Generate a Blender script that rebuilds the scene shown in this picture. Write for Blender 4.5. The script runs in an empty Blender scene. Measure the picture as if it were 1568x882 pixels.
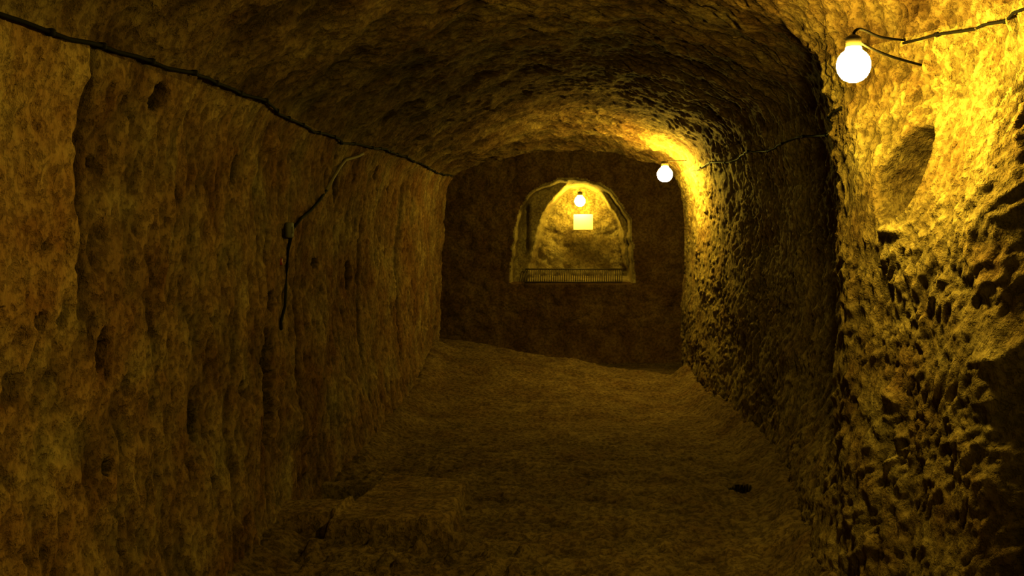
import bpy, math, random
import numpy as np
from mathutils import Vector
random.seed(3)
sc = bpy.context.scene
sc.view_settings.view_transform = 'Standard'
sc.view_settings.look = 'None'
sc.view_settings.exposure = 0.14
sc.view_settings.gamma = 0.86
col = sc.collection

# ------------------------------------------------------------------ noise
_r = np.random.RandomState(11)
PERM = _r.permutation(256); PERM = np.concatenate([PERM, PERM, PERM])
_g = _r.normal(size=(256, 3)); GR = _g / np.linalg.norm(_g, axis=1)[:, None]
JT = _r.rand(256, 3)
def perlin(x, y, z):
    xi = np.floor(x).astype(int); yi = np.floor(y).astype(int); zi = np.floor(z).astype(int)
    xf, yf, zf = x - xi, y - yi, z - zi
    u = xf**3*(xf*(xf*6-15)+10); v = yf**3*(yf*(yf*6-15)+10); w = zf**3*(zf*(zf*6-15)+10)
    def g(i, j, k):
        h = PERM[PERM[PERM[(xi+i) & 255] + ((yi+j) & 255)] + ((zi+k) & 255)]
        G = GR[h]
        return G[..., 0]*(xf-i) + G[..., 1]*(yf-j) + G[..., 2]*(zf-k)
    def l(a, b, t): return a + (b-a)*t
    return 1.5*l(l(l(g(0,0,0), g(1,0,0), u), l(g(0,1,0), g(1,1,0), u), v),
             l(l(g(0,0,1), g(1,0,1), u), l(g(0,1,1), g(1,1,1), u), v), w)
def worley(x, y, z):
    xi = np.floor(x).astype(int); yi = np.floor(y).astype(int); zi = np.floor(z).astype(int)
    best = np.full(x.shape, 9.0)
    for i in (-1, 0, 1):
        for j in (-1, 0, 1):
            for k in (-1, 0, 1):
                h = PERM[PERM[PERM[(xi+i) & 255] + ((yi+j) & 255)] + ((zi+k) & 255)]
                J = JT[h]
                dd = (xi+i+J[..., 0]-x)**2 + (yi+j+J[..., 1]-y)**2 + (zi+k+J[..., 2]-z)**2
                best = np.minimum(best, dd)
    return np.minimum(best, 1.0)      # F1 squared
def sstep(a, b, x):
    t = np.clip((x-a)/(b-a), 0, 1); return t*t*(3-2*t)

# ------------------------------------------------------------------ materials
def rock(name, c_dark, c_mid, c_light, pits=1.0, stretch=(14, 14, 7), rot=(0.35, 0, 0), bump=0.7, patch=3.2, speck=.6, tone=True, fine=1.0):
    m = bpy.data.materials.new(name); m.use_nodes = True
    nt = m.node_tree; N = nt.nodes; L = nt.links
    bs = N['Principled BSDF']; bs.inputs['Roughness'].default_value = 0.95
    bs.inputs['Specular IOR Level'].default_value = 0.05
    tc = N.new('ShaderNodeTexCoord')
    n1 = N.new('ShaderNodeTexNoise'); n1.inputs['Scale'].default_value = patch; n1.inputs['Detail'].default_value = 6; n1.inputs['Roughness'].default_value = .68
    L.new(tc.outputs['Object'], n1.inputs['Vector'])
    r1 = N.new('ShaderNodeValToRGB'); e = r1.color_ramp.elements
    e[0].position = .34; e[0].color = (*c_dark, 1); e[1].position = .68; e[1].color = (*c_light, 1)
    x = e.new(.5); x.color = (*c_mid, 1)
    L.new(n1.outputs['Fac'], r1.inputs['Fac'])
    n2 = N.new('ShaderNodeTexNoise'); n2.inputs['Scale'].default_value = 38; n2.inputs['Detail'].default_value = 4; n2.inputs['Roughness'].default_value = .7
    L.new(tc.outputs['Object'], n2.inputs['Vector'])
    r2 = N.new('ShaderNodeValToRGB'); e = r2.color_ramp.elements
    e[0].position = .36; e[0].color = (.40, .34, .30, 1); e[1].position = .58; e[1].color = (1.1, 1.1, 1.1, 1)
    L.new(n2.outputs['Fac'], r2.inputs['Fac'])
    mx = N.new('ShaderNodeMix'); mx.data_type = 'RGBA'; mx.blend_type = 'MULTIPLY'; mx.inputs[0].default_value = speck
    L.new(r1.outputs['Color'], mx.inputs[6]); L.new(r2.outputs['Color'], mx.inputs[7])
    out = mx.outputs[2]
    if tone:   # dirt and painted shade in cut marks and recesses / lighter fresh stone, per vertex
        at = N.new('ShaderNodeAttribute'); at.attribute_name = 'grime_shade'
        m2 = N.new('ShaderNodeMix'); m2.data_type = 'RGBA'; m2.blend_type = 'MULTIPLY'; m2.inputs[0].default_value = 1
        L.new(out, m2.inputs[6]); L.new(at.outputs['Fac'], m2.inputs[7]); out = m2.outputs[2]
    L.new(out, bs.inputs['Base Color'])
    mp = N.new('ShaderNodeMapping'); mp.inputs['Rotation'].default_value = rot; mp.inputs['Scale'].default_value = stretch
    L.new(tc.outputs['Object'], mp.inputs['Vector'])
    n3 = N.new('ShaderNodeTexNoise'); n3.inputs['Scale'].default_value = 2.4; n3.inputs['Detail'].default_value = 5; n3.inputs['Roughness'].default_value = .65
    L.new(mp.outputs['Vector'], n3.inputs['Vector'])
    b1 = N.new('ShaderNodeBump'); b1.inputs['Strength'].default_value = bump; b1.inputs['Distance'].default_value = .035*pits
    L.new(n3.outputs['Fac'], b1.inputs['Height'])
    # small sharp pock marks (reuses the speckle noise, thresholded)
    r4 = N.new('ShaderNodeMapRange'); r4.inputs['From Min'].default_value = .38; r4.inputs['From Max'].default_value = .50
    L.new(n2.outputs['Fac'], r4.inputs['Value'])
    b2 = N.new('ShaderNodeBump'); b2.inputs['Strength'].default_value = .6; b2.inputs['Distance'].default_value = .009*fine
    L.new(r4.outputs['Result'], b2.inputs['Height']); L.new(b1.outputs['Normal'], b2.inputs['Normal'])
    L.new(b2.outputs['Normal'], bs.inputs['Normal'])
    return m
def sc3(c, k): return tuple(v*k for v in c)
M_left = rock('tuff_left', sc3((.24, .115, .04), .68), sc3((.33, .20, .08), .68), sc3((.41, .305, .135), .68), pits=1.0, stretch=(12, 16, 6), rot=(.12, 0, 0), patch=2.6)
M_right = rock('tuff_right', sc3((.26, .155, .06), .66), sc3((.35, .245, .10), .66), sc3((.43, .325, .145), .66), pits=1.0, stretch=(14, 17, 9), rot=(-.5, 0, 0))
M_ceil = rock('tuff_ceiling', sc3((.14, .07, .026), .6), sc3((.26, .16, .066), .6), sc3((.37, .265, .115), .6), pits=1.0, stretch=(8, 17, 10), rot=(0, 0, .6))
M_floor = rock('trodden_floor', sc3((.18, .105, .042), .70), sc3((.23, .15, .062), .70), sc3((.29, .20, .088), .70), pits=.8, stretch=(9, 12, 6), rot=(0, 0, .2), speck=.75, fine=1.5)
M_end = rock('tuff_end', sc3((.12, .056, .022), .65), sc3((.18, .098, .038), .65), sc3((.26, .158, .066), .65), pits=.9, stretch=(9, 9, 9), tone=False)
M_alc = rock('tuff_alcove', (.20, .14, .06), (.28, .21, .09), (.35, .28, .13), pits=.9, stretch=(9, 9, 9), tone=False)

def simple(name, c, rough=.5, metal=0.0, spec=.3):
    m = bpy.data.materials.new(name); m.use_nodes = True
    nt = m.node_tree; bs = nt.nodes['Principled BSDF']
    bs.inputs['Roughness'].default_value = rough; bs.inputs['Metallic'].default_value = metal
    bs.inputs['Specular IOR Level'].default_value = spec
    n = nt.nodes.new('ShaderNodeTexNoise'); n.inputs['Scale'].default_value = 35
    r = nt.nodes.new('ShaderNodeValToRGB')
    r.color_ramp.elements[0].color = (*[v*.7 for v in c], 1); r.color_ramp.elements[1].color = (*[min(1, v*1.15) for v in c], 1)
    nt.links.new(n.outputs['Fac'], r.inputs['Fac']); nt.links.new(r.outputs['Color'], bs.inputs['Base Color'])
    return m
M_blk = simple('black_cable_rubber', (.008, .006, .005), .8, 0, .08)
M_wht = simple('pale_conduit', (.17, .13, .075), .7)
M_sock = simple('socket_bakelite', (.05, .035, .02), .4)
M_metal = simple('rusty_steel', (.10, .07, .04), .6, .5)
M_box = simple('grey_box_plastic', (.10, .085, .055), .7)
M_sign = simple('white_sign_board', (.9, .9, .85), .5)
M_red = simple('red_plastic', (.16, .02, .01), .5)
def emis(name, c, s):
    m = bpy.data.materials.new(name); m.use_nodes = True
    bs = m.node_tree.nodes['Principled BSDF']
    bs.inputs['Base Color'].default_value = (.9, .8, .5, 1)
    bs.inputs['Emission Color'].default_value = (*c, 1); bs.inputs['Emission Strength'].default_value = s
    return m
LC = (1.0, .785, .10)

# ------------------------------------------------------------------ mesh helpers
def grid_obj(name, P, mats, fmask=None, grime_shade=None):
    h, w = P.shape[:2]
    me = bpy.data.meshes.new(name)
    idx = np.arange(h*w).reshape(h, w)
    f = np.stack([idx[:-1, :-1], idx[:-1, 1:], idx[1:, 1:], idx[1:, :-1]], -1).reshape(-1, 4)
    me.vertices.add(h*w); me.vertices.foreach_set('co', P.reshape(-1).astype(np.float32))
    me.loops.add(f.size); me.loops.foreach_set('vertex_index', f.reshape(-1).astype(np.int32))
    me.polygons.add(len(f)); me.polygons.foreach_set('loop_start', np.arange(0, f.size, 4, dtype=np.int32))
    me.polygons.foreach_set('loop_total', np.full(len(f), 4, dtype=np.int32))
    me.polygons.foreach_set('use_smooth', np.ones(len(f), dtype=bool))
    for m in (mats if isinstance(mats, list) else [mats]): me.materials.append(m)
    if fmask is not None: me.polygons.foreach_set('material_index', fmask[:-1, :-1].reshape(-1).astype(np.int32))
    if grime_shade is not None:
        a = me.attributes.new('grime_shade', 'FLOAT', 'POINT'); a.data.foreach_set('value', grime_shade.reshape(-1).astype(np.float32))
    me.update(); me.validate()
    o = bpy.data.objects.new(name, me); col.objects.link(o); return o

class MB:
    def __init__(s): s.v = []; s.f = []; s.m = []
    def tube(s, pts, r, mi=0, n=8, cap=True):
        pts = [Vector(p) for p in pts]; base = len(s.v); K = len(pts)
        up = Vector((0, 0, 1))
        for i, p in enumerate(pts):
            t = (pts[min(i+1, K-1)] - pts[max(i-1, 0)]).normalized()
            a = t.cross(up)
            if a.length < .1: a = t.cross(Vector((0, 1, 0)))
            a.normalize(); b = t.cross(a)
            rr = r[i] if isinstance(r, (list, tuple)) else r
            for k in range(n):
                an = 2*math.pi*k/n
                s.v.append(p + a*math.cos(an)*rr + b*math.sin(an)*rr)
        for i in range(K-1):
            for k in range(n):
                s.f.append((base+i*n+k, base+i*n+(k+1) % n, base+(i+1)*n+(k+1) % n, base+(i+1)*n+k)); s.m.append(mi)
        if cap:
            s.f.append(tuple(base+k for k in range(n))[::-1]); s.m.append(mi)
            s.f.append(tuple(base+(K-1)*n+k for k in range(n))); s.m.append(mi)
    def lathe(s, prof, c, mi=0, n=20):
        base = len(s.v); K = len(prof)
        for (r, z) in prof:
            for k in range(n):
                an = 2*math.pi*k/n
                s.v.append(Vector((c[0]+r*math.cos(an), c[1]+r*math.sin(an), c[2]+z)))
        for i in range(K-1):
            for k in range(n):
                s.f.append((base+i*n+k, base+i*n+(k+1) % n, base+(i+1)*n+(k+1) % n, base+(i+1)*n+k)); s.m.append(mi)
        s.f.append(tuple(base+k for k in range(n))[::-1]); s.m.append(mi)
        s.f.append(tuple(base+(K-1)*n+k for k in range(n))); s.m.append(mi)
    def box(s, c, d, mi=0, ax=None):
        base = len(s.v); c = Vector(c)
        X, Y, Z = ax if ax else (Vector((1, 0, 0)), Vector((0, 1, 0)), Vector((0, 0, 1)))
        bev = min(d)*.18
        for sz, ins in ((-1, bev), (-1, 0), (1, 0), (1, bev)):
            zz = sz*(d[2]/2 - (0 if ins else bev))
            for sx, sy in ((-1, -1), (1, -1), (1, 1), (-1, 1)):
                s.v.append(c + X*sx*(d[0]/2-ins) + Y*sy*(d[1]/2-ins) + Z*zz)
        for i in range(3):
            for k in range(4):
                s.f.append((base+i*4+k, base+i*4+(k+1) % 4, base+(i+1)*4+(k+1) % 4, base+(i+1)*4+k)); s.m.append(mi)
        s.f.append((base+3, base+2, base+1, base)); s.m.append(mi)
        s.f.append((base+12, base+13, base+14, base+15)); s.m.append(mi)
    def make(s, name, mats, parent=None, smooth=True):
        me = bpy.data.meshes.new(name); me.from_pydata([tuple(v) for v in s.v], [], s.f)
        for m in mats: me.materials.append(m)
        me.polygons.foreach_set('material_index', s.m)
        me.polygons.foreach_set('use_smooth', [smooth]*len(s.f)); me.update()
        o = bpy.data.objects.new(name, me); col.objects.link(o)
        if parent: o.parent = parent
        return o
def empty(name):
    o = bpy.data.objects.new(name, None); col.objects.link(o); return o

# ------------------------------------------------------------------ tunnel sweep
YS = np.concatenate([np.arange(-2.6, 1.8, .06), np.arange(1.8, 2.3, .014), np.arange(2.3, 4.4, .0075), np.arange(4.4, 7, .012), np.arange(7, 9.6, .018),
                     np.linspace(9.6, 9.74, 24), np.linspace(9.77, 11.6, 50)])
def tab(y, pts):
    a = np.array(pts); return np.interp(y, a[:, 0], a[:, 1])
def smooth_tab(y, pts):
    return (tab(y-.12, pts)+tab(y-.06, pts)+tab(y, pts)+tab(y+.06, pts)+tab(y+.12, pts))/5
def smooth_tab2(y, pts):
    return (tab(y-.06, pts)+tab(y-.03, pts)+tab(y, pts)+tab(y+.03, pts)+tab(y+.06, pts))/5
EXP = tab(YS, [(9.60, 0), (9.74, 1)])
xl = smooth_tab(YS, [(-3, -1.65), (2, -1.6), (4, -1.58), (5, -1.66), (7, -1.66), (8, -1.64), (9.6, -1.72)])
xlf = smooth_tab(YS, [(-3, -1.6), (2, -1.55), (4, -1.55), (4.6, -1.62), (5.2, -1.68), (6, -1.58), (7, -1.62), (8, -1.63), (9, -1.7), (9.6, -1.8)])
RM = [(-3, 1.5), (1.8, 1.5), (2.54, 1.5), (2.78, 1.13), (3.2, 1.07), (3.7, .96), (3.95, .97), (4.25, 1.15), (5, 1.22), (6, 1.14), (7, 1.0), (8, .86), (9, .79), (9.6, .78)]
RF = [(-3, 1.5), (1.8, 1.45), (2.54, 1.4), (2.78, 1.05), (3.2, .95), (3.7, .87), (3.95, .87), (4.25, .93), (5.4, 1.03), (6.2, 1.05), (7, .95), (8, .83), (9, .78), (9.6, .78)]
xr = smooth_tab2(YS, RM); xrf = smooth_tab2(YS, RF)
out_ = smooth_tab(YS, [(-3, 0), (2.4, 0), (2.7, .20), (3.3, .20), (3.7, .02), (4.2, 0), (12, 0)])
zc = tab(YS, [(-3, 2.6), (3.5, 2.62), (6, 2.56), (8, 2.46), (9.0, 2.38), (9.6, 2.31)])
zr4 = tab(YS, [(-3, 2.42), (4, 2.40), (7, 2.32), (9.6, 2.17)])
zr3 = tab(YS, [(-3, 2.10), (4, 2.08), (9.6, 1.93)])
zl4 = tab(YS, [(-3, 2.36), (4, 2.34), (9.6, 2.2)])
xl = xl*(1-EXP) + (-3.3)*EXP; xlf = xlf*(1-EXP) + (-3.3)*EXP
xr = xr*(1-EXP) + 2.3*EXP; xrf = xrf*(1-EXP) + 2.3*EXP
zc = zc + .45*EXP; zr4 = zr4+.45*EXP; zr3 = zr3+.3*EXP; zl4 = zl4+.45*EXP
O = np.ones_like(YS)
CP = np.stack([
    np.stack([xlf, -.35*O], -1), np.stack([xlf, .1*O], -1), np.stack([xl-.02, .8*O], -1), np.stack([xl, 1.55*O], -1),
    np.stack([xl+.10, 2.02*O], -1), np.stack([xl+.48, zl4], -1),
    np.stack([xl+(xr-xl)*.40, zc], -1), np.stack([xl+(xr-xl)*.64, zc+.01], -1),
    np.stack([xr-.26+out_, zr4+.06*out_/.2], -1), np.stack([xr-.04+out_, zr3], -1), np.stack([xr+.01+out_*.2, 1.55*O], -1), np.stack([xr+.01, .8*O], -1),
    np.stack([xrf, .1*O], -1), np.stack([xrf-.03, -.35*O], -1)], 1)
K = CP.shape[1]
def cr_weights(u):
    W = np.zeros((len(u), K)); i = np.clip(np.floor(u).astype(int), 0, K-2); t = u-i
    w = [-.5*t**3+t**2-.5*t, 1.5*t**3-2.5*t**2+1, -1.5*t**3+2*t**2+.5*t, .5*t**3-.5*t**2]
    for k in range(4):
        j = np.clip(i-1+k, 0, K-1); np.add.at(W, (np.arange(len(u)), j), w[k])
    return W
uu = np.linspace(0, K-1, 2000); ref = cr_weights(uu) @ CP[np.argmin(abs(YS-4))]
s = np.concatenate([[0], np.cumsum(np.linalg.norm(np.diff(ref, axis=0), axis=1))])
NU = int(s[-1]/.0095); U = np.interp(np.linspace(0, s[-1], NU), s, uu)
W = cr_weights(U)
XZ = np.einsum('uk,ykc->yuc', W, CP)
P = np.zeros((len(YS), NU, 3)); P[..., 0] = XZ[..., 0]; P[..., 1] = YS[:, None]; P[..., 2] = XZ[..., 1]
dy = np.gradient(P, axis=0); du = np.gradient(P, axis=1)
Nn = np.cross(du, dy); Nn /= np.linalg.norm(Nn, axis=2)[..., None] + 1e-9
cen = np.stack([(xl+xr)/2, YS, 1.3*O], -1)[:, None, :]
sg = np.sign(((cen-P)*Nn).sum(-1)); sg[sg == 0] = 1; Nn *= sg[..., None]
x, y, z = P[..., 0], P[..., 1], P[..., 2]
Ug = np.broadcast_to(U[None, :], x.shape)
wl = 1-sstep(3.8, 4.3, Ug); wr = sstep(8.0, 8.7, Ug); wc = 1-wl-wr
base = .045*perlin(x*1.1+5, y*1.1, z*1.1) + .024*perlin(x*3+9, y*3, z*3+2)*(1-.3*wl)
wx = .03*perlin(x*7, y*7, z*7+9); wz = .03*perlin(x*7+4, y*7, z*7)
yl = y+.12*z
aL = .010*perlin(x*6, y*11+.5*z, z*4) + .020*(worley((x+wx)*8, (yl+wx)*15, (z+wz)*7)-.35) + .014*(worley(x*20, (yl+wx)*30, (z+wz)*17)-.35) \
     - .045*np.clip(perlin(x*12+7, y*19+z*4, z*11)-.28, 0, 1) + .05*np.clip(perlin(x*10+2, y*12+3+z*3, z*10)-.42, 0, 1)
vx = .05*perlin(x*5, y*5, z*5+4)+.02*perlin(x*14, y*14, z*14); vz = .05*perlin(x*5+8, y*5, z*5)+.02*perlin(x*14+3, y*14, z*14)
yr = (y+vx)*.85+(z+vz)*.5; zr = -(y+vx)*.5+(z+vz)*.85
mod = .65+.9*np.clip(.5+perlin(x*2.5, y*2.5, z*2.5+6), 0, 1)
aR = mod*(.020*(worley((x+vz)*16, yr*31, zr*14)-.35) + .013*(worley((x+wx)*32, yr*50, zr*27)-.35)) + .012*perlin(x*5, y*7, z*6) + .009*perlin(x*13, yr*20, zr*10+5)
aR = aR*(1+.7*sstep(1.70, 1.9, z)*(y < 4.5))
xc = x*.8+y*.6; yc = -x*.6+y*.8
aC = .030*(worley((xc+wx)*7, (yc+wz)*15, z*8)-.35) + .018*(worley((xc+wx)*16, (yc+wz)*30, z*18)-.35) + .026*perlin(x*4, y*4+2, z*4)
NC = (3.38, 1.70)
NR = sstep(1.0, 1.2, np.sqrt(((y-NC[0]+.2*(z-NC[1]))/.14)**2+((z-NC[1])/.17)**2) + 9*(x < 0))      # calm the noise in the niche
det = wl*aL + wr*aR*(.4+.6*NR) + wc*aC
hole = np.zeros_like(x)
def ell(cy, cz, ry, rz, dep, side, edge=.78, wob=.25, sl=0.0):
    q = np.sqrt(((y-cy-sl*(z-cz))/ry)**2+((z-cz)/rz)**2) + wob*perlin(y*14, z*14, y*0); m = (1-sstep(edge, 1, q))*dep
    return m*(x < 0 if side < 0 else x > 0)*(EXP[:, None] < .01)*((z < 2.2))
for a in [(2.53, 1.24, .030, .035, .07), (2.63, 1.24, .026, .028, .06), (2.84, 1.13, .035, .075, .09), (2.52, 1.46, .02, .02, .04),
          (4.42, .78, .14, .27, .14, 0, .85), (4.46, .56, .13, .11, .26), (4.02, .80, .03, .04, .06), (3.0, 1.95, .05, .05, .04),
          (3.35, 1.62, .03, .04, .05), (3.9, 1.35, .03, .03, .04), (4.5, 1.15, .07, .05, .05), (5.6, 1.75, .06, .1, .05),
          (3.6, .75, .04, .08, .06), (6.1, 1.2, .06, .1, .06), (2.75, 1.7, .03, .02, .04), (5.3, 1.3, .06, .03, .05),
          (3.7, 1.05, .02, .05, .04), (2.9, .75, .03, .03, .04), (3.15, .6, .02, .06, .04), (3.95, 1.75, .05, .06, .04)]:
    e_ = ell(a[0], a[1], a[2], a[3], a[4], -1, a[6] if len(a) > 6 else .78); det = det - e_; hole = np.maximum(hole, e_/a[4])
niche = ell(NC[0], NC[1], .13, .18, .19, 1, .80, .10, -.2)
det = det - niche
det = det + ell(NC[0], 1.49, .13, .03, .03, 1, .2)
base = base + ell(3.5, .55, .4, .5, .05, 1, .1) + ell(5.05, .45, .3, .2, .05, -1, .1)
det = det + ell(4.35, 1.9, .08, .07, .04, -1, .3)
seam = 3.24+.02*np.sin(z*3)+.02*perlin(z*3, z*0, z*0+.5)
gro = np.exp(-((y-seam-.02)/.022)**2)*(.8+.6*perlin(z*5, z*0+4, z*0))
det = det + (x < 0)*wl*(.055*(1-sstep(-.02, .02, y-seam)) - .055*gro)
sm2 = 2.60+.16*(2.0-z)+.05*perlin(z*4, z*0+3, z*0+.5)
up = sstep(1.15, 1.4, z)
det = det + (x < 0)*wl*up*(.028*(1-sstep(-.02, .02, y-sm2)) - .03*np.exp(-((y-sm2-.03)/.022)**2))
for (y0, za, zb, dp) in [(3.9, .4, 1.2, .015), (5.0, .3, 1.6, .02), (6.3, .5, 1.8, .03), (7.4, .4, 1.9, .03)]:
    yy = y0+.06*perlin(z*2.5+y0, z*0, z*0)
    det = det - (x < 0)*wl*sstep(za, za+.1, z)*(1-sstep(zb-.1, zb, z))*dp*np.exp(-((y-yy)/.03)**2)
P = P + Nn*(base+det)[..., None]
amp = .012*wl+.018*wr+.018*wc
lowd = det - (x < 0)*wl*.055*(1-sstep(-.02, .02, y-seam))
grime_shade = .42+.66*sstep(-1.6, .9, lowd/amp)  # recessed marks darker: dirt plus shade painted into the colour
grime_shade = np.where(niche > .02, .5, grime_shade)*(1-.8*hole)  # shade inside niche and wall holes painted into the colour
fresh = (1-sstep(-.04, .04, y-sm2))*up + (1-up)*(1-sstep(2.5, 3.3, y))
grime_shade *= 1 + (x < 0)*wl*(.38*np.clip(fresh, 0, 1)-.10)
grime_shade *= 1 - (x > 0)*wr*.6*(1-sstep(2.62, 2.82, y))  # near right face painted darker, standing in for its unlit side
grime_shade *= 1 + wc*(.25*sstep(-.2, .8, x) - .25*(1-sstep(-1.2, -.3, x)))  # ceiling light falloff painted in: lighter to the right, darker to the left
iL = int(np.argmin(abs(U-4.02))); iR = int(np.argmin(abs(U-8.7)))
grid_obj('wall_left', P[:, :iL+1], M_left, None, grime_shade[:, :iL+1])
grid_obj('ceiling', P[:, iL:iR+1], M_ceil, None, grime_shade[:, iL:iR+1])
grid_obj('wall_right', P[:, iR:], M_right, None, grime_shade[:, iR:])

def wall_pt(side, Y, Z, off=.012):
    j = int(np.argmin(abs(YS-Y)))
    half = NU//2
    sl = slice(0, half) if side < 0 else slice(half, NU)
    seg = P[j, sl]; nn = Nn[j, sl]
    k = int(np.argmin(abs(seg[:, 2]-Z)))
    return Vector(seg[k])+Vector(nn[k])*off

# ------------------------------------------------------------------ floor
FY = np.concatenate([np.arange(-2.6, 3, .06), np.arange(3, 6.5, .011), np.arange(6.5, 11.9, .02)])
fl = np.interp(FY, YS, np.minimum(xlf, xl))-.12; fr = np.interp(FY, YS, np.maximum(xrf, xr))+.10
S = np.linspace(0, 1, 320)
X = fl[:, None]+(fr-fl)[:, None]*S[None, :]; Yg = np.broadcast_to(FY[:, None], X.shape).copy()
yc_ = 10.0 - (X+1.8)*(1.1/2.55)
lf = np.clip((.9-X)/2.6, 0, 1)
Z0 = X*0
H = sstep(6.8, 10, Yg)*.27*lf + .05*sstep(7.5, 9, Yg)
H = H*(1-sstep(-.05, .10, Yg-yc_)) + (-.12)*sstep(-.05, .10, Yg-yc_)
far = 1-.45*sstep(5.0, 7.0, Yg)
fd = .012*perlin(X*2.6+.4, Yg*5.0, Z0+3) + (.016*perlin(X*6+.2*Yg, Yg*9, Z0+7) + .017*perlin(X*13, Yg*18, Z0+1) + .008*perlin(X*32, Yg*36, Z0))*far
fd += (.018*(.35-worley(X*6+.3*Yg, Yg*9, Z0+.5)) + .010*(.35-worley(X*15+.3*Yg, Yg*20, Z0+.5)))*far
fl2 = np.interp(FY, YS, xlf)[:, None]; fr2 = np.interp(FY, YS, xrf)[:, None]
inn = 1-sstep(9.2, 9.6, Yg)
px_ = X-.12*(Yg-4.8)
pit = (1-sstep(-1.33, -1.31, px_))*sstep(4.74, 4.76, Yg)*(1-sstep(5.35, 5.40, Yg))
slab = sstep(-1.32, -1.30, px_)*(1-sstep(-.78, -.75, X+.05*perlin(X*3, Yg*6, Z0)))*sstep(4.38, 4.41, Yg+.12*(X+1))*(1-sstep(5.22, 5.25, Yg+.2*(X+1)))
lip = (1-sstep(-1.32, -1.29, px_))*sstep(4.50, 4.52, Yg)*(1-sstep(4.74, 4.76, Yg))
H += .025*perlin(X*1.6, Yg*1.6, Z0) + fd*(1-.75*np.clip(slab+lip, 0, 1))
H += .12*np.exp(-((X-fr2)/.13)**2)*inn*(1+.5*perlin(X*5, Yg*5, Z0)) + .10*np.exp(-((X-fl2)/.14)**2)*inn*(1-sstep(4.4, 4.5, Yg)*(1-sstep(5.5, 5.8, Yg)))
H += .095*slab + .11*lip - .34*pit
q = np.sqrt(((X-.763)/.065)**2+((Yg-5.34)/.10)**2); H -= .11*(1-sstep(.8, 1, q))
rng = np.random.RandomState(5)
for i in range(26):      # loose stones bedded in the dirt by the slab
    cx, cy, rr = rng.uniform(-1.35, -.35), rng.uniform(4.0, 4.45), rng.uniform(.018, .05)
    qq = np.sqrt((X-cx)**2+((Yg-cy)*rng.uniform(.8, 1.4))**2)/rr; H += rr*.9*(1-sstep(.45, 1.1, qq))
fg = .55+.50*sstep(-.03, .025, fd) ; fg = fg*(1-.7*pit)*(1+.45*np.clip(slab+lip, 0, 1)); fg = np.where(q < 1.05, .08, fg)  # painted shade in dips, pit and hole; painted light on slab and lip
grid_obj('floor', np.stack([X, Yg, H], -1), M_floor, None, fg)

# ------------------------------------------------------------------ end wall with arched, stepped alcove
ex = np.arange(-3.6, 2.6, .015); ez = np.arange(-.35, 3.2, .015)
EX, EZ = np.meshgrid(ex, ez, indexing='ij')
c0 = -.435
def arch(cx, hw, zs, h, zb, p, kz=9, o=0):
    az = np.clip((EZ-zs)/h, 0, None)
    f = ((np.abs(EX-cx)/hw)**p + az**p)**(1/p) + .05*perlin(EX*3, EZ*3, EX*0+4+o) + .035*perlin(EX*9, EZ*9, EX*0+1+o)
    return np.maximum(f, 1+(zb-EZ)*kz)
fo = arch(c0, .76-.07*np.clip(EZ-.8, 0, 1.4), 1.42, .68, .83, 2.3)
fi = arch(-.355, np.clip(.66-.19*(EZ-.85), .3, .66), 1.35, .73, .86, 2.2, 9, 3)
r1_ = 1-sstep(.95, 1.0, fo); r2_ = 1-sstep(.93, 1.0, fi)
D = 11.25 + .34*r1_ + .60*r2_*r1_
D += .13*np.exp(-((EX-(c0-.60))/.045)**2)*sstep(1.15, 1.25, EZ)*(1-sstep(1.80, 1.9, EZ))*(1-r2_)
D += .05*perlin(EX*1.3, EZ*1.3, EX*0) + .03*perlin(EX*4, EZ*4, EX*0+2) + .06*(worley(EX*6, EZ*7, EX*0+.3)-.3) + .03*(worley(EX*13, EZ*15, EX*0+.3)-.3)
D += .10*sstep(.3, -2.0, EX)*(1-r1_)
D -= .12*np.exp(-((EZ+.15)/.25)**2)
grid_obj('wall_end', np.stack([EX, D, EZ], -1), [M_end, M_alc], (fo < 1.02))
bx = np.arange(-1.9, 1.9, .05); bz = np.arange(-.35, 2.9, .05)
BX, BZ = np.meshgrid(bx, bz, indexing='ij')
grid_obj('wall_back', np.stack([BX, -2.5+.08*perlin(BX*2, BZ*2, BX*0), BZ], -1), M_end)

# ------------------------------------------------------------------ lamps
def bulb_lamp(c, LR, wires, r=.062):
    L = LR/r**2
    root = empty('bulb_lamp')
    g = MB(); prof = []
    for i in range(1, 10):
        a = -math.pi/2+math.pi*i/10*.93
        prof.append((r*math.cos(a), r*math.sin(a)))
    prof += [(r*.45, r*1.05)]
    g.lathe(prof, c, 0, 14)
    g.make('glass_globe', [emis('lit_bulb_glass', LC, L)], root)
    k = MB()
    k.lathe([(r*.42, r*1.03), (r*.46, r*1.07), (r*.46, r*1.6), (r*.34, r*1.7), (r*.15, r*1.8)], c, 0, 12)
    k.make('lamp_socket', [M_sock], root)
    w = MB()
    for path in wires: w.tube(path, .0045, 0, 6)
    w.make('lamp_wire', [M_blk], root)
    return root
def curve(pts, n=8):
    pts = [Vector(p) for p in pts]; out = []
    for i in range(len(pts)-1):
        p0, p1, p2, p3 = pts[max(i-1, 0)], pts[i], pts[i+1], pts[min(i+2, len(pts)-1)]
        for k in range(n):
            t = k/n
            out.append(.5*((2*p1)+(p2-p0)*t+(2*p0-5*p1+4*p2-p3)*t*t+(3*p1-p0-3*p2+p3)*t**3))
    return out+[pts[-1]]
c1 = Vector((.80, 3.0, 2.03)); top1 = c1+Vector((0, 0, .105))
A1 = wall_pt(1, 3.42, 2.2, .005); A2 = wall_pt(1, 3.38, 2.1, .005)
bulb_lamp(c1, 2.4, [curve([top1, top1+Vector((.03, .03, .02)), (A1+top1)/2, A1]),
                    curve([top1, top1+Vector((.04, .03, -.03)), (A2+top1)/2+Vector((0, 0, -.02)), A2])], .056)
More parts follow.
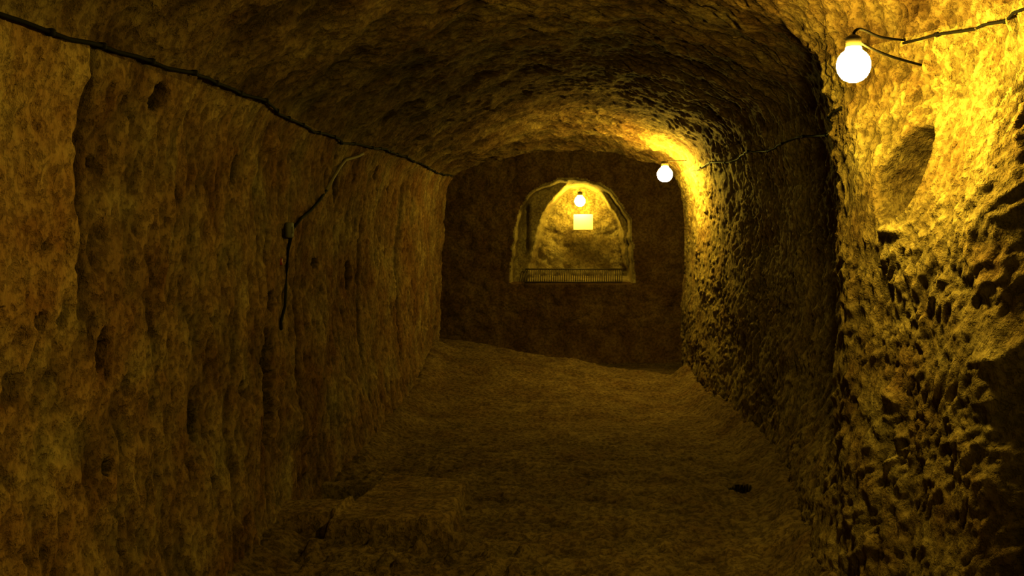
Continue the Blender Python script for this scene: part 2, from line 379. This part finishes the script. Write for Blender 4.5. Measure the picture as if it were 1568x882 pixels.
c2 = Vector((.517, 8.3, 1.987)); top2 = c2+Vector((0, 0, .11)); A3 = wall_pt(1, 8.3, 2.12, .01)
bulb_lamp(c2, 3.6, [curve([top2, top2+Vector((.03, 0, .01)), A3])], .070)
c3 = Vector((-.352, 11.85, 1.852)); top3 = c3+Vector((0, 0, .11))
bulb_lamp(c3, .8, [curve([top3, top3+Vector((0, .05, .0)), (-.35, 12.16, 1.93)])], .070)
c4 = Vector((.9, -1.0, 2.15))
bulb_lamp(c4, 1.6, [curve([c4+Vector((0, 0, .105)), (.9, -1.0, 2.6)])])

# ------------------------------------------------------------------ cables
def cable(name, side, yzs, r, clip_every):
    mb = MB(); pts = [wall_pt(side, Y, Z, .016) for Y, Z in yzs]
    mb.tube(pts, r, 0, 8)
    for i in range(2, len(pts)-1, clip_every):
        t = (pts[i+1]-pts[i-1]).normalized(); n = Vector((-side, 0, 0)); b = t.cross(n).normalized(); n = b.cross(t)
        mb.box(pts[i], (r*2.2, r*3.2, r*3.2), 0, (t, n, b))
    return mb.make(name, [M_blk])
ys = np.arange(1.2, 9.55, .085)
zz = 2.030+.015*np.sin(ys*2.1)+.010*np.abs(np.sin(ys*5.2))
cable('power_cable', -1, list(zip(ys, zz)), .0062, 3)
ys = np.arange(3.75, 8.3, .09)
cable('power_cable', 1, [(Y, 2.03+.015*math.sin(Y*6)-.06*math.exp(-((Y-4.2)/.5)**2)) for Y in ys], .005, 4)
ys = np.concatenate([np.arange(1.2, 3.42, .08), [3.42]])
cable('power_cable', 1, [(Y, 2.18+.01*math.sin(Y*6)) for Y in ys], .005, 4)

root = empty('switch_cable_drop')
mb = MB()
mb.tube([wall_pt(-1, Y, Z, .016) for Y, Z in [(5.90, 1.99), (5.85, 1.97), (5.72, 1.93), (5.58, 1.88), (5.45, 1.80), (5.32, 1.72)]], .010, 0, 8)
mb.make('pale_conduit', [M_wht], root)
mb = MB()
mb.tube([wall_pt(-1, Y, Z, .014) for Y, Z in [(5.32, 1.72), (5.2, 1.66), (5.05, 1.60), (4.9, 1.56), (4.78, 1.50), (4.75, 1.4), (4.76, 1.3), (4.74, 1.2), (4.72, 1.1), (4.66, 1.03), (4.60, 1.0)]], .008, 0, 8)
mb.make('drop_cable', [M_blk], root)
mb = MB(); p = wall_pt(-1, 4.74, 1.49, .015)
mb.box(p, (.03, .05, .08), 0); mb.box(p+Vector((.017, 0, 0)), (.01, .02, .035), 0)
mb.box(wall_pt(-1, 4.68, 1.33, .006), (.015, .02, .035), 1)
mb.make('switch_box', [M_box, M_red], root)

# ------------------------------------------------------------------ alcove sign and grating
sg_ = MB(); sg_.box((-.313, 11.98, 1.584), (.25, .02, .20), 0)
for sx in (-.1, .1): sg_.tube([(-.313+sx, 11.985, 1.66), (-.313+sx, 12.16, 1.66)], .006, 1, 6)
sg_.make('notice_board', [M_sign, M_metal], None, False)
gr = MB()
x0, x1, gy, z0, z1 = -1.02, .18, 11.40, .84, .995
for zz_ in (z0, z1): gr.tube([(x0, gy+(zz_-z0)*.6, zz_), (x1, gy+(zz_-z0)*.6, zz_)], .009, 0, 6)
n = 44
for i in range(n+1):
    xx = x0+(x1-x0)*i/n; gr.tube([(xx, gy, z0), (xx, gy+(z1-z0)*.6, z1)], .006, 0, 5)
gr.make('metal_grating', [M_metal])

# ------------------------------------------------------------------ world + camera
w = bpy.data.worlds.new('cave_dark'); sc.world = w; w.use_nodes = True
w.node_tree.nodes['Background'].inputs[0].default_value = (.0, .0, .0, 1)
cam = bpy.data.cameras.new('camera'); co = bpy.data.objects.new('camera', cam); col.objects.link(co)
co.location = (0, 0, 1.5); co.rotation_euler = (math.pi/2, 0, 0)
cam.lens = 32.46; cam.sensor_width = 36; cam.shift_x = -.0931; cam.shift_y = -.058; cam.clip_start = .02
sc.camera = co
